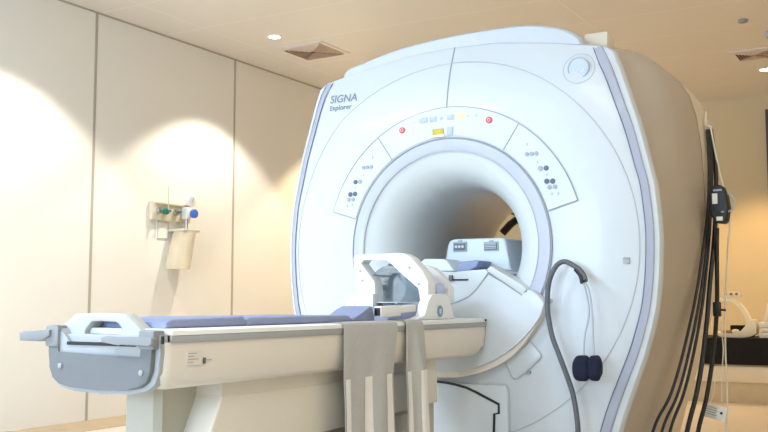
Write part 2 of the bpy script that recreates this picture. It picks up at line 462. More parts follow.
for x, w, h, m_ in ((-.155, .010, .008, 'btnl'), (-.128, .012, .012, 'btnl'), (-.103, .032, .022, 'display'), (-.060, .032, .022, 'display'), (-.022, .012, .012, 'display'), (.022, .032, .022, 'display'),
                    (.066, .044, .026, 'litdisp'), (.100, .010, .008, 'btnl'), (.135, .014, .010, 'btnl')):
    plate((x, 1.562+.004*(1-abs(x)*6)), w, h, m_, PT, rot=x*.9)
lb = plate((-.036, 1.508), .050, .026, 'yellow', PT, 'warning_label', y=-.009)
plate((-.036, 1.4915), .062, .010, 'paper', PT, 'label_holder', y=-.010)
plate((.020, 1.507), .026, .034, 'display', PT, 'laser_window', y=-.008)

# lettering and emblems
def letters(txt, x0, z0, width, height, m, parent, slope=0.0, base='face', y=-.002):
    cu = bpy.data.curves.new('lettering', 'FONT'); cu.body = txt; cu.size = 1; cu.offset = .012
    to = bpy.data.objects.new('tmp', cu); COL.objects.link(to)
    dg = bpy.context.evaluated_depsgraph_get(); me = bpy.data.meshes.new_from_object(to.evaluated_get(dg))
    bpy.data.objects.remove(to)
    xs = [v.co.x for v in me.vertices]; zs = [v.co.y for v in me.vertices if True]
    bm = bmesh.new(); bm.from_mesh(me); bpy.data.meshes.remove(me)
    x_lo, x_hi = min(xs), max(xs); z_hi = .72
    for v in bm.verts:
        u = (v.co.x-x_lo)/(x_hi-x_lo); x = x0+u*width; z = z0+v.co.y/z_hi*height+slope*(x-x0)
        v.co = Vector((x, (yface(x, z) if base == 'face' else base)+y, z))
    return link('lettering', bm, m, parent, smooth=False)
letters('SIGNA', -.606, 1.697, .152, .038, 'text', mri, -.03)
letters('Explorer', -.604, 1.661, .126, .025, 'text', mri, -.03)
ec = (.562, 1.715); ey = yface(*ec)
em = link('emblem', cy((ec[0], ey-.006, ec[1]), .043, .02, 1, 48, .002), 'logorim', mri, label='round silver maker emblem')
link('emblem_ring', ribbon([(ec[0]+.062*math.cos(2*PI*i/64), ec[1]+.062*math.sin(2*PI*i/64)) for i in range(64)], .003, -.001, True), 'faint', mri)
link('emblem_rim', ribbon([(ec[0]+.041*math.cos(2*PI*i/64), ec[1]+.041*math.sin(2*PI*i/64)) for i in range(64)], .005, ey-.0075, True, conf=False), 'btng', em)
def monogram(cx, cz, s, w, y, m, parent, conf=False, ax=1):
    curves = [[(-.75, .1), (-.62, .55), (-.25, .6), (-.2, .25), (-.5, .1), (-.55, -.35), (-.2, -.55), (0, -.2), (.05, .3)],
              [(.1, .35), (.35, .62), (.65, .5), (.5, .15), (.15, .0), (.2, -.45), (.55, -.5), (.75, -.1)],
              [(-.1, .85), (.15, .8), (.45, .82)], [(-.45, -.8), (-.1, -.75), (.2, -.85)]]
    for c in curves:
        P = smoothpts([(a, b, 0) for a, b in c], 5)
        pts = [(cx+s*p.x, cz+s*p.y) for p in P]
        o_bm = ribbon(pts, w, 0, conf=False)
        for v in o_bm.verts:
            if ax == 1: v.co.y += y
            else: v.co = Vector((y - v.co.y, v.co.x, v.co.z))
        link('monogram_stroke', o_bm, m, parent)
monogram(ec[0], ec[1], .033, .0035, ey-.0075, 'white', em)

# docking pod under the bore
podr = [(.208, .915), (.349, .824), (.366, .845), (.380, .848), (.412, .828), (.440, .795)]
a_start = math.degrees(math.atan2(.446, .744-CZ))
podpoly = podr + arc(.505, a_start, 360-a_start, 64) + [(-x, z) for x, z in podr[::-1]] + [(-.165, .862), (-.12, .822), (-.052, .794), (0, .787), (.052, .794), (.12, .822), (.165, .862)]
link('docking_pod', pr(podpoly, 1, -.052, .0, .006, 3), 'white', mri)
rm = sector(.500, .529, a_start+1, 360-a_start-1, -.04, .0, 60)
for v in rm.verts:
    dx, dz = v.co.x, v.co.z-CZ; q = math.hypot(dx, dz)
    if q > .515:
        th_ = abs(math.degrees(math.atan2(dx, dz))); k_ = ss((th_-a_start)/30)
        nr = .506+.023*k_; v.co.x *= nr/q; v.co.z = CZ+dz*nr/q
link('pod_rim', rm, 'tray', mri)  # tan colour stands for the shade on this down-facing rim
for s in (1, -1):
    cp = [(s*x, z) for x, z in [(.2, .93), (.206, .919), (.349, .828), (.366, .849), (.345, .866), (.215, .942)]]
    link('entry_collar', pr(cp, 1, -.049, .05, .002), 'liner', mri)
    link('pod_seam', ribbon([(s*x, z) for x, z in line((.208, .917), (.349, .826), 6)], .004, -.0545, conf=False), 'mid', mri)
car = [(-.165, .864), (-.12, .824), (-.052, .796), (0, .789), (.052, .796), (.12, .824), (.165, .864), (.204, .918), (.19, .93), (.06, .922), (-.19, .93), (-.204, .918)]
link('table_bridge', pr(car, 1, -.048, 1.15, .004), 'coilblue', mri)
link('pod_seam', ribbon([(p.x, p.y) for p in smoothpts([(.208, .917, 0), (.165, .862, 0), (.12, .822, 0), (.052, .794, 0), (0, .787, 0)], 5)], .0035, -.0545, conf=False), 'mid', mri)
link('bridge_slot', bx((-.014, -.052, .886), (.118, -.046, .892)), 'black', mri)
link('bridge_latch', bx((.034, -.058, .884), (.050, -.046, .908), .002), 'vent', mri)
# access hatch and lower dock cover
h = [(.252, .566), (.283, .508), (.292, .500), (.304, .502), (.345, .530), (.398, .580), (.405, .590), (.403, .600), (.362, .646)]
link('access_hatch', pr(h, 1, -.006, .01, .002), 'white', mri)
link('hatch_seam', ribbon(h, .0038, -.0075), 'faint', mri)
link('hatch_latch', bx((.345, -.010, .522), (.362, -.002, .532), .001), 'mid', mri)
link('lower_dock_cover', pr([(-.272, 0.0), (.272, 0.0), (.272, .45), (.262, .474), (-.262, .474), (-.272, .45)], 1, -.028, .005, .004), 'white', mri)
bg = [(-.30, .46), (-.18, .474), (-.052, .479), (.008, .475), (.05, .469), (.097, .459), (.14, .443), (.183, .424), (.236, .401), (.236, .366), (.217, .363), (.214, .29), (.214, .02)]
link('dock_gap', ribbon(bg, .010, -.031, conf=False), 'black', mri)
link('clip', bx((.722, .030, .943), (.748, .060, .968), .003), 'lgrey', mri)
link('clip_mark', bx((.724, .028, .960), (.746, .034, .966), .001), 'mid', mri)

# ------------------------------------------------------------------ patient table
tab = thing('patient_table', 'long white patient table with grey foot bumper docked at the scanner', 'patient table', (0, -1.0, 0))
W = .195; Y0, Y1 = -1.865, -.058
# side tray: boat-shaped cross section swept in y
def sec(w, zt, zb, k):
    P = [(w, zt), (w, zt-.04), (w-.003, zt-.08), (w-.011, zb+.010), (w-.026, zb)]
    return [(x, z) for x, z in P] + [(-x, z) for x, z in P[::-1]]
rows = []
for y, w, zb in ((Y0, W-.012, .615), (Y0+.010, W-.004, .604), (Y0+.03, W, .595), (-1.0, W, .593), (-.40, W, .592), (-.20, W, .592), (-.13, W, .593), (-.095, W-.001, .598), (-.07, W-.001, .618), (Y1, W-.002, .665)):
    zt = .7055
    rows.append([(x, y, z if z > zb else zb) for x, z in sec(w, zt, zb, 0)])
bm = rings(bmesh.new(), rows)
bm.faces.new([v for v in bm.verts][:10]); bm.verts.ensure_lookup_table()
bm.faces.new(bm.verts[-10:])
link('tray', bm, 'tray', tab)
for s in (1, -1):
    link('side_strip', bx((s*W-.004, Y0+.02, .7035), (s*W+.004, Y1, .7215), .002), 'strip', tab)
tp = [(-.2, .7215), (-.199, .732), (-.19, .736), (-.15, .7365), (.15, .7365), (.19, .736), (.199, .732), (.2, .7215)]
link('table_top', pr(tp, 1, Y0+.02, Y1+.002, .003), 'rim', tab)
link('end_screw', cy((.200, Y1-.012, .729), .005, .004, 0, 12), 'black', tab)
lab = link('label_plate', bx((W, -1.79, .649), (W+.0015, -1.738, .682)), 'tray', tab)
for k in range(4): link('label_line', bx((W+.001, -1.785, .676-.007*k), (W+.0022, -1.785+(.03, .022, .036, .018)[k], .678-.007*k)), 'btng', lab)
link('label_line', bx((W+.001, -1.735, .658), (W+.0022, -1.700, .660)), 'btng', tab)
link('label_mark', bx((W+.001, -1.731, .650), (W+.0022, -1.722, .665)), 'vent', tab)
# foot bumper
yb = Y0-.012
bump = [(-.190, .742), (-.195, .68), (-.192, .640), (-.180, .615), (-.155, .600), (-.10, .592), (0, .588), (.10, .592), (.155, .600), (.180, .615), (.192, .640), (.195, .68), (.190, .722), (.150, .722), (.148, .67), (-.148, .67), (-.150, .742)]
ob = [(x*1.02, z if z > .7 else z-.006) for x, z in bump[:13]] + [(.186, .735), (-.186, .74)]
link('foot_frame', pr([(-.2, .722), (-.201, .68), (-.197, .635), (-.183, .606), (-.155, .590), (-.10, .583), (0, .580), (.10, .583), (.155, .590), (.183, .606), (.197, .635), (.201, .68), (.2, .722)], 1, Y0-.008, Y0+.02, .004), 'lgrey', tab)
gp = [(-.184, .742), (-.186, .68), (-.183, .640), (-.170, .614), (-.145, .600), (-.10, .593), (0, .590), (.10, .593), (.145, .600), (.170, .614), (.183, .640), (.186, .68), (.184, .734), (.150, .734), (.150, .668), (-.150, .675), (-.154, .742)]
link('foot_bumper', pr(gp, 1, Y0-.022, Y0-.006, .003), 'grey', tab)
link('foot_channel', pr([(-.150, .722), (-.142, .735), (-.113, .701), (.150, .701), (.150, .665), (-.156, .671)], 1, Y0-.018, Y0+.01, .002), 'lgrey', tab)
link('bumper_post', bx((.144, Y0-.026, .690), (.196, Y0+.012, .734), .004), 'lever', tab)
link('bumper_post', bx((-.196, Y0-.026, .690), (-.148, Y0+.012, .742), .004), 'lever', tab)
link('slot', bx((-.118, Y0-.021, .6955), (.128, Y0-.012, .7035)), 'black', tab)
for x, z in ((-.138, .644), (.154, .636)): link('bumper_screw', cy((x, Y0-.026, z), .007, .006, 1, 16, .001), 'strip', tab)
# foot hoop (white trapezoid with a hand hole)
ho = [(-.178, .722), (-.168, .741), (-.119, .771), (-.05, .7725), (.056, .772), (.075, .764), (.128, .730), (.145, .718), (.135, .703), (0.0, .703), (-.08, .703), (-.160, .703)]
hi_ = [(-.082, .722), (-.080, .732), (-.058, .752), (-.03, .7535), (.030, .752), (.040, .748), (.052, .738), (.050, .728), (.036, .720), (0.0, .716), (-.04, .714), (-.078, .716)]
link('foot_hoop', frame_prism(ho, hi_, 1, Y0+.004, Y0+.045, .004), 'hoop', tab)
link('lever', pr([(.034, .703), (.030, .716), (.040, .7185), (.20, .7185), (.205, .7165), (.205, .701), (.195, .6995), (.11, .699), (.095, .702)], 1, Y0-.042, Y0-.022, .003), 'lever', tab)
lv = [(-.288, .703), (-.290, .723), (-.280, .727), (-.205, .7265), (-.192, .731), (-.172, .731), (-.172, .716), (-.192, .710), (-.210, .702)]
link('lever', pr(lv, 1, Y0-.034, Y0-.010, .003), 'lever', tab)
link('lever_joint', cy((.200, Y0-.012, .703), .004, .018, 2, 12), 'black', tab)
# pedestal
for o_ in [c for c in tab.children if c.name.split('.')[0] in ('foot_frame', 'foot_bumper', 'foot_channel', 'bumper_post', 'slot', 'bumper_screw', 'foot_hoop', 'lever')]:
    for v in o_.data.vertices: v.co.x = v.co.x*.925 + .003
ped = [(-.045, -1.74), (-.062, -1.725), (-.062, -1.0), (-.12, -.9), (-.12, -.36), (.12, -.36), (.12, -.9), (.062, -1.0), (.062, -1.725), (.045, -1.74)]
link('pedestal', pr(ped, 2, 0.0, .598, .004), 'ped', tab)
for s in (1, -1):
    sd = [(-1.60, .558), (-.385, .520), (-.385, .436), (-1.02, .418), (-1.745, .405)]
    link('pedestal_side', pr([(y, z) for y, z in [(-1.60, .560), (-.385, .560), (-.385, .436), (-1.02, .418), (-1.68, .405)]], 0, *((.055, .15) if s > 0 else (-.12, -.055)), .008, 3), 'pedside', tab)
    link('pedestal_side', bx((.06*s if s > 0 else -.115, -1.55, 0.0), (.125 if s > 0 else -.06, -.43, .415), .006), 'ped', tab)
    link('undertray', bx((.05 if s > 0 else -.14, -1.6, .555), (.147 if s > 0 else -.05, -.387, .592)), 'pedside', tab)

# ------------------------------------------------------------------ mattress pads
def pad(poly_yz, x0, x1, name, label, m='blue', bev=.006, group=None):
    o = link(name, pr(poly_yz, 0, x0, x1, bev, 3), m)
    rec(o); tag(o, label, 'pad', group); return o
zt = .7372
pad([(-1.812, zt), (-1.812, zt+.014), (-1.79, zt+.021), (-1.515, zt+.024), (-1.508, zt+.012), (-1.508, zt)], -.15, .15, 'mattress_pad', 'short blue mattress pad at the foot end of the patient table')
pad([(-1.502, zt), (-1.502, zt+.016), (-1.490, zt+.022), (-1.00, zt+.022), (-.985, zt+.018), (-.980, zt)], -.15, .15, 'mattress_pad', 'long flat blue mattress pad in the middle of the patient table')
pad([(-.976, zt), (-.976, zt+.012), (-.93, zt+.022), (-.885, zt+.040), (-.858, zt+.050), (-.845, zt+.048), (-.838, zt+.012), (-.835, zt)], .035, .15, 'wedge_pad', 'short blue wedge pad rising between the long mattress pad and the white coil plug')
hp = link('head_cushion', pr([(-.725, zt+.001), (-.70, zt+.018), (-.60, zt+.034), (-.475, zt+.047), (-.445, zt+.040), (-.44, zt+.022), (-.50, zt+.008), (-.62, zt+.001)], 0, -.055, .132, .005, 3), 'blue')
rec(hp); tag(hp, 'blue wedge cushion lying inside the open head coil', 'cushion')

# ------------------------------------------------------------------ straps
def strap(y0, y1, stripes, label, skew=0.0, ytop0=None, ytop1=None, fold=0):
    t = thing('strap', label, 'strap', (0, (y0+y1)/2, zt), 'grey straps hanging over the table edge')
    nY = 24
    def path(u, off=0.0):
        # profile across the table: from under the pad over the rim and down the side
        return [(.152, zt+.001+off), (.175, zt+.0015+off), (.192, zt+.001+off), (.203+off, .732), (.2065+off, .722), (.2075+off, .700), (.2085+off, .66), (.2095+off, .60), (.211+off, .5), (.214+off, .38), (.219+off, .26), (.222+off, .18)]
    def sheet(u0, u1, off, k0, th=.0018, n=nY):
        bm = bmesh.new(); rws = []
        for i in range(n+1):
            u = lerp(u0, u1, i/n); row = []
            P = smoothpts([(x, 0, z) for x, z in path(u, off)], 3)
            P = [p for p in P if p.z <= k0 or k0 > .8]
            for p in P:
                d = max(0, .72-p.z)
                a = lerp(ytop0 if ytop0 is not None else y0, y0, min(1, d/.15)); b = lerp(ytop1 if ytop1 is not None else y1, y1, min(1, d/.15))
                y = lerp(a, b, u) + skew*d
                x = p.x + (.006*math.sin(u*9+1)*min(1, d*4) + .003*math.sin(u*17+d*9)*min(1, d*4) + fold*.018*math.exp(-((u-.55)/.16)**2)*min(1, d*7))
                x += .004*min(1, d*4)
                row.append((x, y, p.z))
            rws.append(row)
        rings(bm, rws, close=False)
        g = bmesh.ops.extrude_face_region(bm, geom=bm.faces[:])
        for v in g['geom']:
            if isinstance(v, bmesh.types.BMVert): v.co += Vector((.7, 0, .7))*th if v.co.z > .72 else Vector((th, 0, 0))
        return bm
    link('strap_cloth', sheet(0, 1, 0, 2), 'fabric', t)
    for a, b in stripes: link('stripe', sheet(a, b, .0030, .585, .001, 6), 'stripe', t, label='pale pinkish stripe')
    return t
strap(-1.128, -.822, ((.02, .115), (.42, .56), (.82, .965)), 'wide grey strap with three pale stripes hanging over the table side', 0, -1.112, -.785)
strap(-.745, -.585, ((.03, .25), (.52, .98)), 'narrow folded grey strap hanging over the table side beside the head coil', 0, -.726, -.605, 1)

# ------------------------------------------------------------------ head coil on the table
hc = thing('head_coil', 'open white head coil frame with a translucent blue shell on the patient table', 'head coil', (0, -.4, zt))
ao = [(-.141, .795), (-.158, .965), (-.152, .976), (.045, .979), (.060, .975), (.084, .963), (.135, .912), (.158, .873), (.160, .800)]
ai = [(-.062, .800), (-.067, .876), (-.126, .944), (-.113, .9575), (-.013, .953), (.012, .936), (.057, .897), (.118, .850), (.128, .800)]
link('arch_frame', frame_prism(ao, ai, 1, -.475, -.415, .005), 'coil', hc)
for x, z in ((-.128, .915), (-.118, .880), (.083, .925), (.122, .865)): link('frame_screw', cy((x, -.478, z), .0045, .006, 1, 12), 'btng', hc)
# rear hoop joins the frame to the scanner side
ao2 = [(-.15, .79), (-.15, .90), (-.12, .94), (.0, .945), (.05, .94), (.085, .93), (.130, .89), (.155, .85), (.155, .80)]
ai2 = [(-.11, .79), (-.11, .88), (-.09, .91), (-.0, .92), (.04, .915), (.07, .905), (.105, .87), (.12, .84), (.12, .80)]
link('rear_frame', frame_prism(ao2, ai2, 1, -.30, -.255, .004), 'coil', hc)
for x in (-.135, .132): link('side_rail', bx((x-.018, -.42, .845), (x+.018, -.29, .868), .004), 'coil', hc)
bl = [(-.62, zt), (-.525, zt+.014), (-.515, .770), (-.500, .800), (-.470, .826), (-.36, .832), (-.330, .812), (-.285, zt+.003), (-.285, zt)]
link('base_cheek', pr(bl, 0, .135, .172, .006, 3), 'coil', hc)
link('base_cheek', pr(bl, 0, -.172, -.135, .006, 3), 'coil', hc)
link('base_wing', pr([(-.131, .835), (-.178, .800), (-.182, .775), (-.14, zt+.002), (-.09, zt+.002), (-.058, .775), (-.058, .83)], 1, -.50, -.46, .004), 'coil', hc)
link('base_bridge', bx((-.135, -.33, zt), (.135, -.285, .80), .008), 'coil', hc)
# translucent half-tube shell
rws = []
for y, s in ((-.455, .96), (-.44, 1.0), (-.36, 1.0), (-.29, .97), (-.26, .86)):
    rws.append([(-.02+.080*s*math.cos(a), y, .858+.078*s*math.sin(a)) for a in [2*PI*i/48 for i in range(48)]])
bm = rings(bmesh.new(), rws)
bm.verts.ensure_lookup_table()
bm.faces.new(bm.verts[-48:])
link('shell', bm, 'lens', hc, label='translucent blue-grey shell')
for a in (.55, 1.57, 2.6):
    link('shell_rib', tb([(-.02+.082*math.cos(a), -.45, .858+.080*math.sin(a)), (-.02+.082*math.cos(a), -.30, .858+.080*math.sin(a))], .004, 8, 1), 'lens', hc)
link('side_lobe', blob(bmesh.new(), (.150, -.372, .842), (.022, .034, .028)), 'display', hc, label='lavender side knob')
bdg = link('badge', cy((.1715, -.408, .7665), .021, .003, 0, 32), 'logo', hc, label='round blue maker badge')
monogram(-.408, .7665, .011, .0016, .1750, 'paper', bdg, ax=0)
# coil plug
cp_ = thing('coil_plug', 'white rectangular coil plug with a dark open end on the blue cushion', 'plug', (.165, -.75, zt))
bm = frame_prism([(-.850, .750), (-.850, .785), (-.846, .788), (-.80, .788), (-.80, .751), (-.846, .748)], [(-.8499, .7502), (-.8499, .7848), (-.846, .7878), (-.8001, .7878), (-.8001, .7512), (-.846, .7482)], 0, .1, .101); bm.free()
def beam(p, q, w, h, bev=.003):
    p, q = Vector(p), Vector(q); d = (q-p); L = d.length; d.normalize(); s = d.cross(Vector((0, 0, 1))).normalized(); u = s.cross(d)
    bm = bx((0, -w/2, -h/2), (L, w/2, h/2), bev)
    mtx = Matrix((( d.x, s.x, u.x), (d.y, s.y, u.y), (d.z, s.z, u.z)))
    for v in bm.verts: v.co = p + mtx @ v.co
    return bm
link('plug_body', beam((.160, -.835, .768), (.168, -.715, .771), .030, .036, .004), 'coil', cp_)
link('plug_sleeve', beam((.166, -.73, .7735), (.170, -.605, .779), .022, .024, .004), 'coil', cp_)
link('plug_socket', beam((.1597, -.8365, .768), (.160, -.832, .768), .023, .026, .001), 'black', cp_)

# ------------------------------------------------------------------ coil standing in the bore
bc = thing('body_coil', 'pale blue coil housing with two dark grilles standing inside the bore', 'body coil', (0, .5, .93))
fp = [(-.160, .934), (-.160, .990), (-.148, 1.052), (-.138, 1.072), (-.118, 1.080), (.112, 1.079), (.126, 1.073), (.136, 1.052), (.145, .985), (.160, .934)]
link('housing', pr(fp, 1, .30, .70, .012, 3), 'coilblue', bc)
for x0, x1, z0, z1, kind in ((-.118, -.050, 1.022, 1.066, 0), (.031, .101, 1.021, 1.062, 1)):
    g = link('grille', bx((x0, .294, z0), (x1, .302, z1), .003), 'btng', bc)
    link('grille_recess', bx((x0+.006, .291, z0+.006), (x1-.006, .296, z1-.006), .002), 'vent', g)
    if kind:
        for k in range(4): link('slat', bx((x0+.009, .288, z0+.011+.007*k), (x1-.009, .293, z0+.014+.007*k)), 'btnl', g)
    else:
        for k in range(3): link('socket', cy((x0+.018+.016*k, .288, (z0+z1)/2), .006, .005, 1, 14), 'btnl', g)
    link('grille_tab', bx(((x0+x1)/2-.008, .292, z1), ((x0+x1)/2+.008, .301, z1+.006)), 'btng', g)
lbx = [(-.195, .9315), (-.202, .972), (-.180, .987), (-.085, .984), (-.070, .975), (-.035, .9315)]
o = link('coil_block', pr(lbx, 1, .14, .28, .006, 3), 'coilblue'); rec(o); tag(o, 'small pale blue block beside the grilled coil at the bore mouth', 'coil block')
bp_ = [(-.030, .9285), (-.028, .955), (-.010, .968), (.060, .975), (.075, .970), (.062, .945), (.02, .9265)]
o = link('positioning_pad', pr([(x, z+.002) for x, z in bp_], 1, .15, .285, .005, 3), 'blue'); rec(o); tag(o, 'small blue foam pad in front of the grilled coil in the bore', 'pad')

# ------------------------------------------------------------------ hose and squeeze bulb on the front
hs = thing('hose', 'dark grey flexible hose curving up the lower right of the scanner front', 'hose', (.57, -.05, 0))
yh = -.070
pts = [(.600, yh-.01, .880), (.593, yh, .898), (.578, yh, .920), (.559, yh, .934), (.519, yh, .954), (.484, yh, .938), (.455, yh, .880), (.446, yh, .800), (.451, yh, .735), (.465, yh, .668), (.487, yh, .61), (.505, yh, .563), (.525, yh, .51), (.541, yh, .46), (.553, yh, .39), (.558, yh, .317), (.560, yh, .2), (.575, yh-.05, .06), (.60, yh-.12, .012), (.7, yh-.2, .012)]
pts = [(x+.012, y, z-.002) if z > .25 else (x, y, z) for x, y, z in pts]
link('hose_body', tb(pts, .0098, 12, 6), 'hose', hs)
link('hose_end', tb([(.603, yh-.012, .872), (.592, yh, .900), (.572, yh, .925)], .0105, 12, 3), 'black', hs)
hk = link('hose_clip', bx((.440, -.062, .795), (.474, -.053, .812), .003), 'lgrey', hs)
sb = thing('squeeze_bulb', 'pair of dark navy foam bulbs hanging on two thin grey tubes from the hose', 'squeeze bulb', (.6, -.05, .5))
for dx, x1 in ((0, .592), (.008, .632)):
    link('air_tube', tb([(.600+dx, yh-.008, .878), (.612+dx*1.5, yh-.005, .84), (.622+dx*1.5, yh-.004, .76), (lerp(.622, x1, .6)+dx, yh-.006, .67), (x1+.008, yh-.01, .598)], .0035, 8, 6), 'tube', sb)
link('bulb', blob(bmesh.new(), (.594, yh-.012, .556), (.034, .030, .048), 20, .05), 'navy', sb)
link('bulb', blob(bmesh.new(), (.642, yh-.010, .558), (.026, .028, .047), 20, .05), 'navy', sb)

# ------------------------------------------------------------------ medical gas panel on the left wall
gx = XL
gp_ = thing('medical_gas_panel', 'cream medical gas rail with outlets on the left wall', 'gas panel', (gx, 1.88, 1.40))
link('back_plate', bx((gx+.001, 1.665, 1.405), (gx+.035, 2.09, 1.545), .006), 'cream', gp_)
link('rail', bx((gx+.035, 1.70, 1.525), (gx+.05, 2.00, 1.540), .002), 'cream', gp_)
for y in (1.73, 1.80, 1.91):
    v = link('outlet', cy((gx+.035, y, 1.475), .024, .03, 0, 20, .003), 'steel' if y != 1.80 else 'teal', gp_)
    link('outlet_nozzle', cy((gx+.065, y, 1.475), .010, .03, 0, 14, .001), 'teal', v)
link('rod', tb([(gx+.07, 1.80, 1.48), (gx+.07, 1.80, 1.66)], .004, 8, 1), 'cream', gp_)
note = thing('note_sheet', 'small paper notice hanging under the gas rail', 'notice', (gx, 1.78, 1.26))
link('sheet', bx((gx+.0002, 1.755, 1.27), (gx+.006, 1.875, 1.40)), 'paper', note)
for a, b in (((1.758, 1.395), (1.872, 1.398)), ((1.758, 1.272), (1.872, 1.275)), ((1.758, 1.272), (1.761, 1.398)), ((1.869, 1.272), (1.872, 1.398))):
    link('border_line', bx((gx+.0055, a[0], a[1]), (gx+.007, b[0], b[1])), 'mid', note)
rg = thing('suction_regulator', 'white suction regulator with a round gauge and blue knob on the gas rail', 'regulator', (gx, 2.07, 1.45))
link('regulator_body', bx((gx+.0355, 1.975, 1.43), (gx+.10, 2.03, 1.52), .010), 'coil', rg)
ga = link('gauge', cy((gx+.0505, 2.045, 1.572), .045, .035, 0, 28, .004), 'coil', rg)
link('gauge_face', cy((gx+.0845, 2.045, 1.572), .034, .002, 0, 28), 'btnl', ga)
link('gauge_needle', beam((gx+.088, 2.045, 1.562), (gx+.088, 2.055, 1.597), .004, .002, 0), 'seam', ga)
link('knob', cy((gx+.10, 2.035, 1.472), .034, .030, 0, 24, .005), 'knob', rg)
link('stem', cy((gx+.08, 1.99, 1.346), .012, .09, 2, 12), 'steel', rg)
sc_ = thing('suction_canister', 'cloudy plastic suction canister hanging below the blue-knobbed regulator', 'canister', (gx+.06, 2.0, 1.05))
rws = []
for z, r, yc in ((1.045, .090, 1.885), (1.065, .100, 1.89), (1.20, .098, 1.92), (1.328, .088, 1.955)):
    rws.append([(gx+.095+min(r, .085)*math.cos(a), yc+r*math.sin(a), z) for a in [2*PI*i/32 for i in range(32)]])
bm = rings(bmesh.new(), rws); bm.verts.ensure_lookup_table(); bm.faces.new(bm.verts[:32]); bm.faces.new(bm.verts[-32:])
link('canister_body', bm, 'bottle', sc_)
link('lid', bx((gx+.0003, 1.865, 1.3285), (gx+.17, 2.05, 1.346), .006), 'cream', sc_)

# ------------------------------------------------------------------ ceiling fittings
def vent(cx, cy_, s, label, rot=0):
    t = thing('ceiling_vent', label, 'ceiling vent', (cx, cy_, H), 'square ceiling vents')
    def sq(a, z): return [(cx-a, cy_-a, z), (cx+a, cy_-a, z), (cx+a, cy_+a, z), (cx-a, cy_+a, z)]
    link('vent_hollow', bx((cx-s, cy_-s, H-.006), (cx+s, cy_+s, H-.0005)), 'ventdark', t, smooth=False)
    k = 0
    a = s
    while a > .03:
        bm = bmesh.new(); rings(bm, [sq(a, H-.006), sq(a-.012, H-.022), sq(a-.016, H-.020), sq(a-.006, H-.006)])
        link('louvre', bm, 'ventmetal', t, smooth=False); a -= s/6.5
    bm = bmesh.new(); rings(bm, [sq(s+.03, H-.0005), sq(s+.03, H-.007), sq(s-.004, H-.007), sq(s-.004, H-.0005)])
    link('vent_frame', bm, 'ceiling', t, smooth=False)
    t.rotation_euler[2] = rot
    return t
vent(-2.555, 2.735, .185, 'square louvred ceiling vent near the left wall')
vent(.50, 4.63, .135, 'square louvred ceiling vent above the right side of the scanner')
def downlight(x, y, label, power, group='recessed ceiling downlights', col=(1, .80, .55), size=106, blend=.35, rad=.04):
    t = thing('downlight', label, 'downlight', (x, y, H), group)
    link('lamp_ring', revolve_z(x, y, [(H-.0005, .062), (H-.006, .060), (H-.006, .046), (H-.002, .044)]), 'rim', t)
    link('lamp_disc', cy((x, y, H-.005), .044, .004, 2, 24), 'lampglow', t)
    l = bpy.data.lights.new('downlight_lamp', 'SPOT'); l.energy = power; l.color = col; l.spot_size = math.radians(size); l.spot_blend = blend; l.shadow_soft_size = rad
    lo = bpy.data.objects.new('downlight_lamp', l); COL.objects.link(lo); lo.location = (x, y, H-.03); lo.parent = t; lo.location = (0, 0, -.03)
    return t
def revolve_z(x, y, prof, seg=32):
    return rings(bmesh.new(), [[(x+r*math.cos(2*PI*i/seg), y+r*math.sin(2*PI*i/seg), z) for i in range(seg)] for z, r in prof])
WARM = (1, .78, .52)
downlight(-2.58, 2.25, 'glowing round downlight in the ceiling near the left wall', 125, col=(1,.90,.74), blend=.25)
downlight(-2.58, .32, 'round downlight near the left wall outside the picture', 125, col=(1,.90,.74), blend=.25)
downlight(-2.58, 4.15, 'round downlight behind the scanner near the left wall', 190, col=(1,.76,.46), blend=.25)
downlight(-2.58, -1.6, 'round downlight beside the foot of the table', 70, col=(1,.84,.64), blend=.25)
downlight(.50, 5.25, 'glowing round downlight in the ceiling at the right behind the scanner', 190, col=(1,.62,.28))
downlight(2.3, 3.2, 'round downlight to the right of the scanner', 105, col=(1,.64,.32), size=125)
downlight(2.3, .2, 'round downlight right of the scanner front', 32, col=(1,.88,.78), size=150)
downlight(-.9, 5.0, 'round downlight behind the scanner', 25, col=(1,.72,.42))
o = link('smoke_detector', cy((.598, 3.60, H-.018), .035, .018, 2, 20, .004), 'mid'); rec(o); tag(o, 'small dark ceiling sensor between the scanner and the right vent', 'sensor')
o = link('ceiling_sensor', cy((.735, 4.02, H-.05), .05, .05, 2, 20, .012), 'display'); rec(o); tag(o, 'pale blue ceiling sensor at the right edge of the photo', 'sensor')

# ------------------------------------------------------------------ bench at the back right
by0 = 4.5
bn = thing('bench', 'low bench with a black top at the back right', 'bench', (.9, by0+.3, 0))
link('bench_top', bx((-.35, by0, .305), (2.4, by0+.75, .513), .004), 'benchblack', bn)
link('bench_base', bx((-.33, by0+.03, 0.0), (2.38, by0+.72, .303), .002), 'benchbase', bn)
link('base_rail', bx((-.33, by0+.015, .165), (2.38, by0+.03, .29), .002), 'rear', bn)
zb = .5135
ph = thing('coil_holder', 'ivory arc-shaped surface coil standing on the black bench', 'surface coil', (.28, by0+.18, zb))
ya, yc2 = by0+.10, by0+.17
pts = [(.185, .823), (.24, .825), (.29, .805), (.33, .772), (.362, .730), (.385, .685), (.395, .64), (.392, .60)]
S = smoothpts([(x, z, 0) for x, z in pts], 4)
outer = []; inner = []
for i, p in enumerate(S):
    d = (S[min(i+1, len(S)-1)]-S[max(i-1, 0)]).normalized(); nrm = Vector((-d.y, d.x, 0)); w = .011+.009*i/len(S)
    outer.append((p.x+nrm.x*w, p.y+nrm.y*w)); inner.append((p.x-nrm.x*w, p.y-nrm.y*w))
link('arc_arm', pr(outer+inner[::-1], 1, ya, yc2, .004), 'ivory', ph)
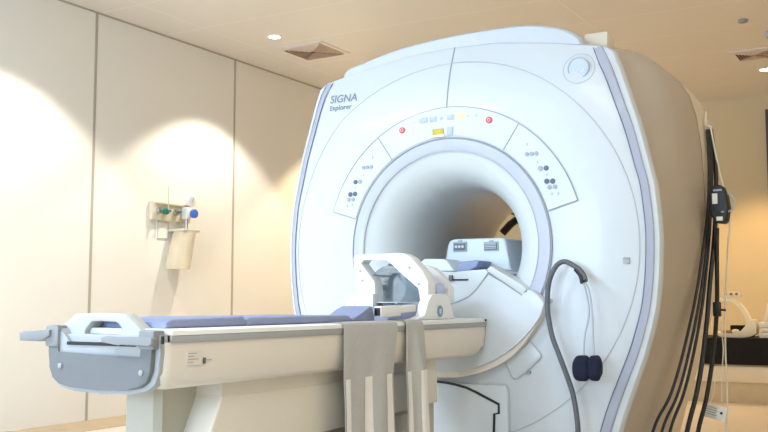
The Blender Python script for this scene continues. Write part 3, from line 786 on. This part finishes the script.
link('arc_foot', pr([(.415, .66), (.450, .66), (.458, .60), (.452, .545), (.400, .520), (.34, .5145), (.20, .5145), (.165, .525), (.150, .560), (.165, .548), (.20, .541), (.30, .545), (.345, .57), (.375, .61)], 1, ya-.01, yc2+.06, .004), 'ivory', ph)
br_ = link('bracket', bx((.205, ya-.01, .838), (.345, ya+.05, .884), .003), 'ivory', ph)
for k in range(3): link('bracket_knob', cy((.232+.042*k, ya-.018, .864), .011, .012, 1, 12), 'brownpad', br_)
o = link('black_case', bx((.215, by0+.32, .5140), (.385, by0+.45, .607), .004), 'benchblack'); rec(o); tag(o, 'small black case behind the ivory surface coil on the bench', 'case')
o = link('brown_block', bx((.195, by0+.12, .5455), (.262, by0+.18, .572), .004), 'brownpad'); rec(o); tag(o, 'small brown block lying inside the ivory surface coil', 'block')
o = link('white_cushion', blob(bmesh.new(), (.290, by0+.135, .5655), (.028, .03, .0155)), 'ivory'); rec(o); tag(o, 'small white cushion lying in the foot of the ivory surface coil', 'cushion')
for k, (z0, z1, x0) in enumerate(((.514, .558, .475), (.559, .595, .490), (.596, .640, .470))):
    o = link('folded_sheet', bx((x0, by0+.10, z0), (x0+.32, by0+.38, z1), .008), 'paper'); rec(o)
    tag(o, ('bottom', 'middle', 'top')[k]+' white folded sheet of the stack at the right end of the bench', 'folded sheet', 'folded sheets on the bench')
o = link('white_tray', pr([(.505, .641), (.70, .641), (.66, .80), (.545, .80)], 1, by0+.12, by0+.32, .006), 'ivory'); rec(o); tag(o, 'white tapered container on top of the folded sheets', 'container')

# ------------------------------------------------------------------ cables and unit at the rear right corner
hkk = thing('cable_hook', 'two-pronged cable hook on the rear edge of the scanner', 'hook', (.835, 1.0, 1.60))
link('hook_arm', tb([(.842, 1.0, 1.600), (.858, 1.0, 1.605), (.872, .99, 1.622)], .006, 8, 4), 'btnl', hkk)
link('hook_arm', tb([(.838, 1.0, 1.655), (.846, .99, 1.675), (.850, .97, 1.615), (.874, .97, 1.600)], .006, 8, 4), 'rear', hkk)
cabs = [
 ([(0.854, 0.97, 1.588), (0.874, 0.89, 1.401), (0.876, 0.83, 1.219), (0.876, 0.73, 1.059), (0.873, 0.6, 0.875), (0.863, 0.5, 0.731), (0.834, 0.43, 0.563), (0.794, 0.4, 0.424), (0.723, 0.4, 0.281), (0.663, 0.400, .012)], .0065, 'black', 'black cable, leftmost where the bundle fans out near the floor'),
 ([(0.857, 1.0, 1.593), (0.876, 0.92, 1.404), (0.879, 0.86, 1.222), (0.882, 0.76, 1.06), (0.883, 0.63, 0.876), (0.876, 0.53, 0.73), (0.851, 0.46, 0.562), (0.815, 0.43, 0.423), (0.751, 0.43, 0.28), (0.691, 0.430, .012)], .0060, 'black', 'black cable, second from the left where the bundle fans out'),
 ([(0.855, 1.03, 1.598), (0.875, 0.95, 1.408), (0.877, 0.89, 1.224), (0.884, 0.79, 1.061), (0.889, 0.66, 0.876), (0.886, 0.56, 0.73), (0.864, 0.49, 0.561), (0.831, 0.46, 0.421), (0.776, 0.46, 0.278), (0.716, 0.460, .012)], .0065, 'black', 'black cable, third from the left in the fanned bundle'),
 ([(0.854, 1.05, 1.602), (0.887, 0.97, 1.41), (0.894, 0.91, 1.226), (0.901, 0.81, 1.062), (0.905, 0.68, 0.876), (0.910, 0.58, 0.73), (0.900, 0.51, 0.56), (0.878, 0.48, 0.421), (0.839, 0.48, 0.279), (0.779, 0.480, .012)], .0100, 'black', 'thick black cable, rightmost of the fanned bundle'),
]
for pts, r, m_, lb_ in cabs:
    o = link('cable', tb(pts, r, 8, 6), m_); rec(o); tag(o, lb_, 'cable', 'cables hanging at the rear corner of the scanner')
for pts, r, m_, lb_ in [([(x*.958+.0741, y-.17, z*.958+.0336 if z > .1 else z) for x, y, z in [(.885, .95, 1.135), (.881, .95, 1.034), (.878, .95, .90), (.874, .95, .787), (.858, .94, .599), (.828, .90, .379), (.79, .88, .222), (.75, .87, .012)]], .0095, 'black', 'thick black cord running down from the black hanging unit'),
                        ([(.870, .97, 1.60), (.895, .98, 1.425), (.912, .98, 1.34), (.930, 1.04, 1.20), (.915, 1.04, 1.035), (.900, 1.03, .809), (.895, 1.02, .584), (.90, 1.0, .361), (.88, 1.0, .012)], .0040, 'ivory', 'thin pale cord hanging behind the black unit'),
                        ([(.893, .93, .72), (.905, .92, .60), (.898, .91, .48), (.895, .905, .36)], .0025, 'ivory', 'short thin pale cord running down to the white tag')]:
    o = link('cord', tb(pts, r, 8, 6), m_); rec(o); tag(o, lb_, 'cord')
un = thing('hand_unit', 'black hand-held unit with white stickers hanging by the cables at the rear corner', 'hand unit', (.91, .93, 1.15))
up_ = [(.866, 1.290), (.880, 1.318), (.905, 1.328), (.928, 1.316), (.944, 1.27), (.950, 1.22), (.940, 1.160), (.925, 1.150), (.888, 1.156), (.870, 1.20)]
link('unit_body', pr(up_, 1, .88, .955, .008, 3), 'black', un)
link('sticker', bx((.882, .877, 1.238), (.905, .881, 1.285), .0005), 'paper', un)
link('sticker', bx((.898, .877, 1.162), (.925, .881, 1.180), .0005), 'paper', un)
link('unit_handle', tb([(.945, .90, 1.285), (.968, .895, 1.265), (.970, .895, 1.225), (.952, .90, 1.205), (.92, .875, 1.20)], .004, 8, 5), 'tube', un)
link('unit_ridge', bx((.888, .876, 1.295), (.925, .882, 1.303), .001), 'tube', un)
cl = thing('cable_clamp', 'black clamp on the cables below the hanging unit', 'clamp', (.95, .93, .75))
link('clamp_body', bx((.862, .915, .735), (.896, .937, .800), .004), 'black', cl)
link('clamp_screw', beam((.89, .925, .765), (.918, .92, .764), .010, .010, .002), 'black', cl)
for o_ in list(un.children) + list(cl.children):
    off = o_.parent.location
    for v in o_.data.vertices:
        p = v.co + off; v.co = Vector((p.x*.958+.0741, p.y-.17, p.z*.958+.0336)) - off
tg = thing('tag', 'white printed tag hanging at the bottom of the cables', 'tag', (.90, .90, .28))
bm = bx((-.046, 0, -.030), (.046, .002, .030), .0005)
bmesh.ops.rotate(bm, verts=bm.verts, cent=(0, 0, 0), matrix=Matrix.Rotation(.24, 3, 'Y'))
for v in bm.verts: v.co += Vector((.872, .870, .318))
t1 = link('tag_card', bm, 'paper', tg)
for k in range(4):
    bm = bx((-.036, -.001, .016-.010*k), (.004+.006*(k % 2), .0005, .019-.010*k))
    bmesh.ops.rotate(bm, verts=bm.verts, cent=(0, 0, 0), matrix=Matrix.Rotation(.24, 3, 'Y'))
    for v in bm.verts: v.co += Vector((.872, .870, .318))
    link('print_line', bm, 'btng', t1)
bm = cy((.026, -.001, .004), .006, .0015, 1, 14)
bmesh.ops.rotate(bm, verts=bm.verts, cent=(0, 0, 0), matrix=Matrix.Rotation(.24, 3, 'Y'))
for v in bm.verts: v.co += Vector((.872, .870, .318))
link('print_mark', bm, 'black', t1)
o = link('tag_loop', tb([(.848, .871, .350), (.864, .90, .40), (.868, .905, .46)], .002, 6, 4), 'ivory', tg)

rod = thing('dark_arm', 'dark jointed arm seen through the bore behind the scanner', 'arm', (-.36, 1.6, 1.2))
link('arm_tube', tb([(-.62, 1.7, 1.40), (-.335, 1.6, 1.292), (-.20, 1.55, 1.24)], .006, 8, 3), 'darktrim', rod)
link('arm_grip', tb([(-.395, 1.5, 1.190), (-.32, 1.52, 1.262), (-.25, 1.58, 1.27)], .022, 10, 3), 'black', rod)
link('arm_post', tb([(-.62, 1.7, 1.40), (-.64, 1.9, 1.2), (-.64, 1.95, .0)], .02, 10, 3), 'darktrim', rod)

# ------------------------------------------------------------------ added window and fill lamps (unseen, behind the camera)
wf = bmesh.new()
for a, b in (((-2.4, .75), (1.2, .80)), ((-2.4, 2.30), (1.2, 2.35)), ((-2.4, .8), (-2.35, 2.3)), ((1.15, .8), (1.2, 2.3)), ((-.63, .8), (-.57, 2.3))):
    box(wf, (a[0], YF-.08, a[1]), (b[0], YF+.02, b[1]), .004)
w_ = link('fill_window_1', wf, 'rim'); w_['kind'] = 'structure'  # unseen window, added to carry the cool front light
g_ = bx((-2.35, YF-.06, .8), (1.15, YF-.05, 2.3))
wp = link('fill_window_glass', g_, mat('fill_window_glass', (.9, .95, 1), .02, trans=1.0, alpha=.25), w_)

def area(name, loc, rot, sx, sy, power, col, parent=None):
    l = bpy.data.lights.new(name, 'AREA'); l.shape = 'RECTANGLE'; l.size = sx; l.size_y = sy; l.energy = power; l.color = col
    o = bpy.data.objects.new(name, l); COL.objects.link(o); o.location = loc; o.rotation_euler = rot
    return o
COOL = (.60, .79, 1.0)
area('front_fill', (-.6, YF+.05, 1.55), (PI/2, 0, 0), 3.4, 1.5, 285, (.56, .77, 1.0))  # added source that brightens the scanner front
def fill_panel(x, y, sx, sy, power, col, label):  # unseen ceiling panel added as fill light
    t = thing('fill_ceiling_panel', label, 'ceiling light', (x, y, H), 'added fill light panels')
    bm = bmesh.new()
    rings(bm, [[(x-sx/2-q, y-sy/2-q, z), (x+sx/2+q, y-sy/2-q, z), (x+sx/2+q, y+sy/2+q, z), (x-sx/2-q, y+sy/2+q, z)] for q, z in ((.03, H-.0005), (.03, H-.012), (0, H-.012), (0, H-.001))])
    link('light_frame', bm, 'rim', t, smooth=False)
    link('diffuser', bx((x-sx/2, y-sy/2, H-.008), (x+sx/2, y+sy/2, H-.002)), 'fillglow', t)
    a = area('fill_lamp', (0, 0, -.02), (0, 0, 0), sx, sy, power, col); a.parent = t
fill_panel(-1.7, -3.0, 1.2, .6, 135, (.66, .83, 1.0), 'added bright fill panel on the ceiling over the foot of the table')
fill_panel(1.4, -2.8, 1.2, .6, 30, (1, .93, .86), 'added fill panel on the ceiling above the photographer')

# ------------------------------------------------------------------ world, camera, view
w = bpy.data.worlds.new('room_ambient'); bpy.context.scene.world = w; w.use_nodes = True
w.node_tree.nodes['Background'].inputs['Color'].default_value = (1, .93, .84, 1); w.node_tree.nodes['Background'].inputs['Strength'].default_value = .3

cam = bpy.data.cameras.new('camera'); co = bpy.data.objects.new('camera', cam); COL.objects.link(co)
cam.sensor_width = 36; cam.lens = 960/768*36; cam.clip_start = .05
Rm = Matrix(((0.86426343, 0.50303949, 0.0), (0.04488421, -0.07711479, 0.9960114), (0.50103306, -0.86081623, -0.08922602)))
co.matrix_world = Matrix.Translation((1.765, -3.55, .80)) @ Rm.transposed().to_4x4()
bpy.context.scene.camera = co
vs = bpy.context.scene.view_settings
vs.view_transform = 'Standard'; vs.look = 'None'; vs.exposure = -0.05; vs.gamma = 1; vs.use_curve_mapping = False
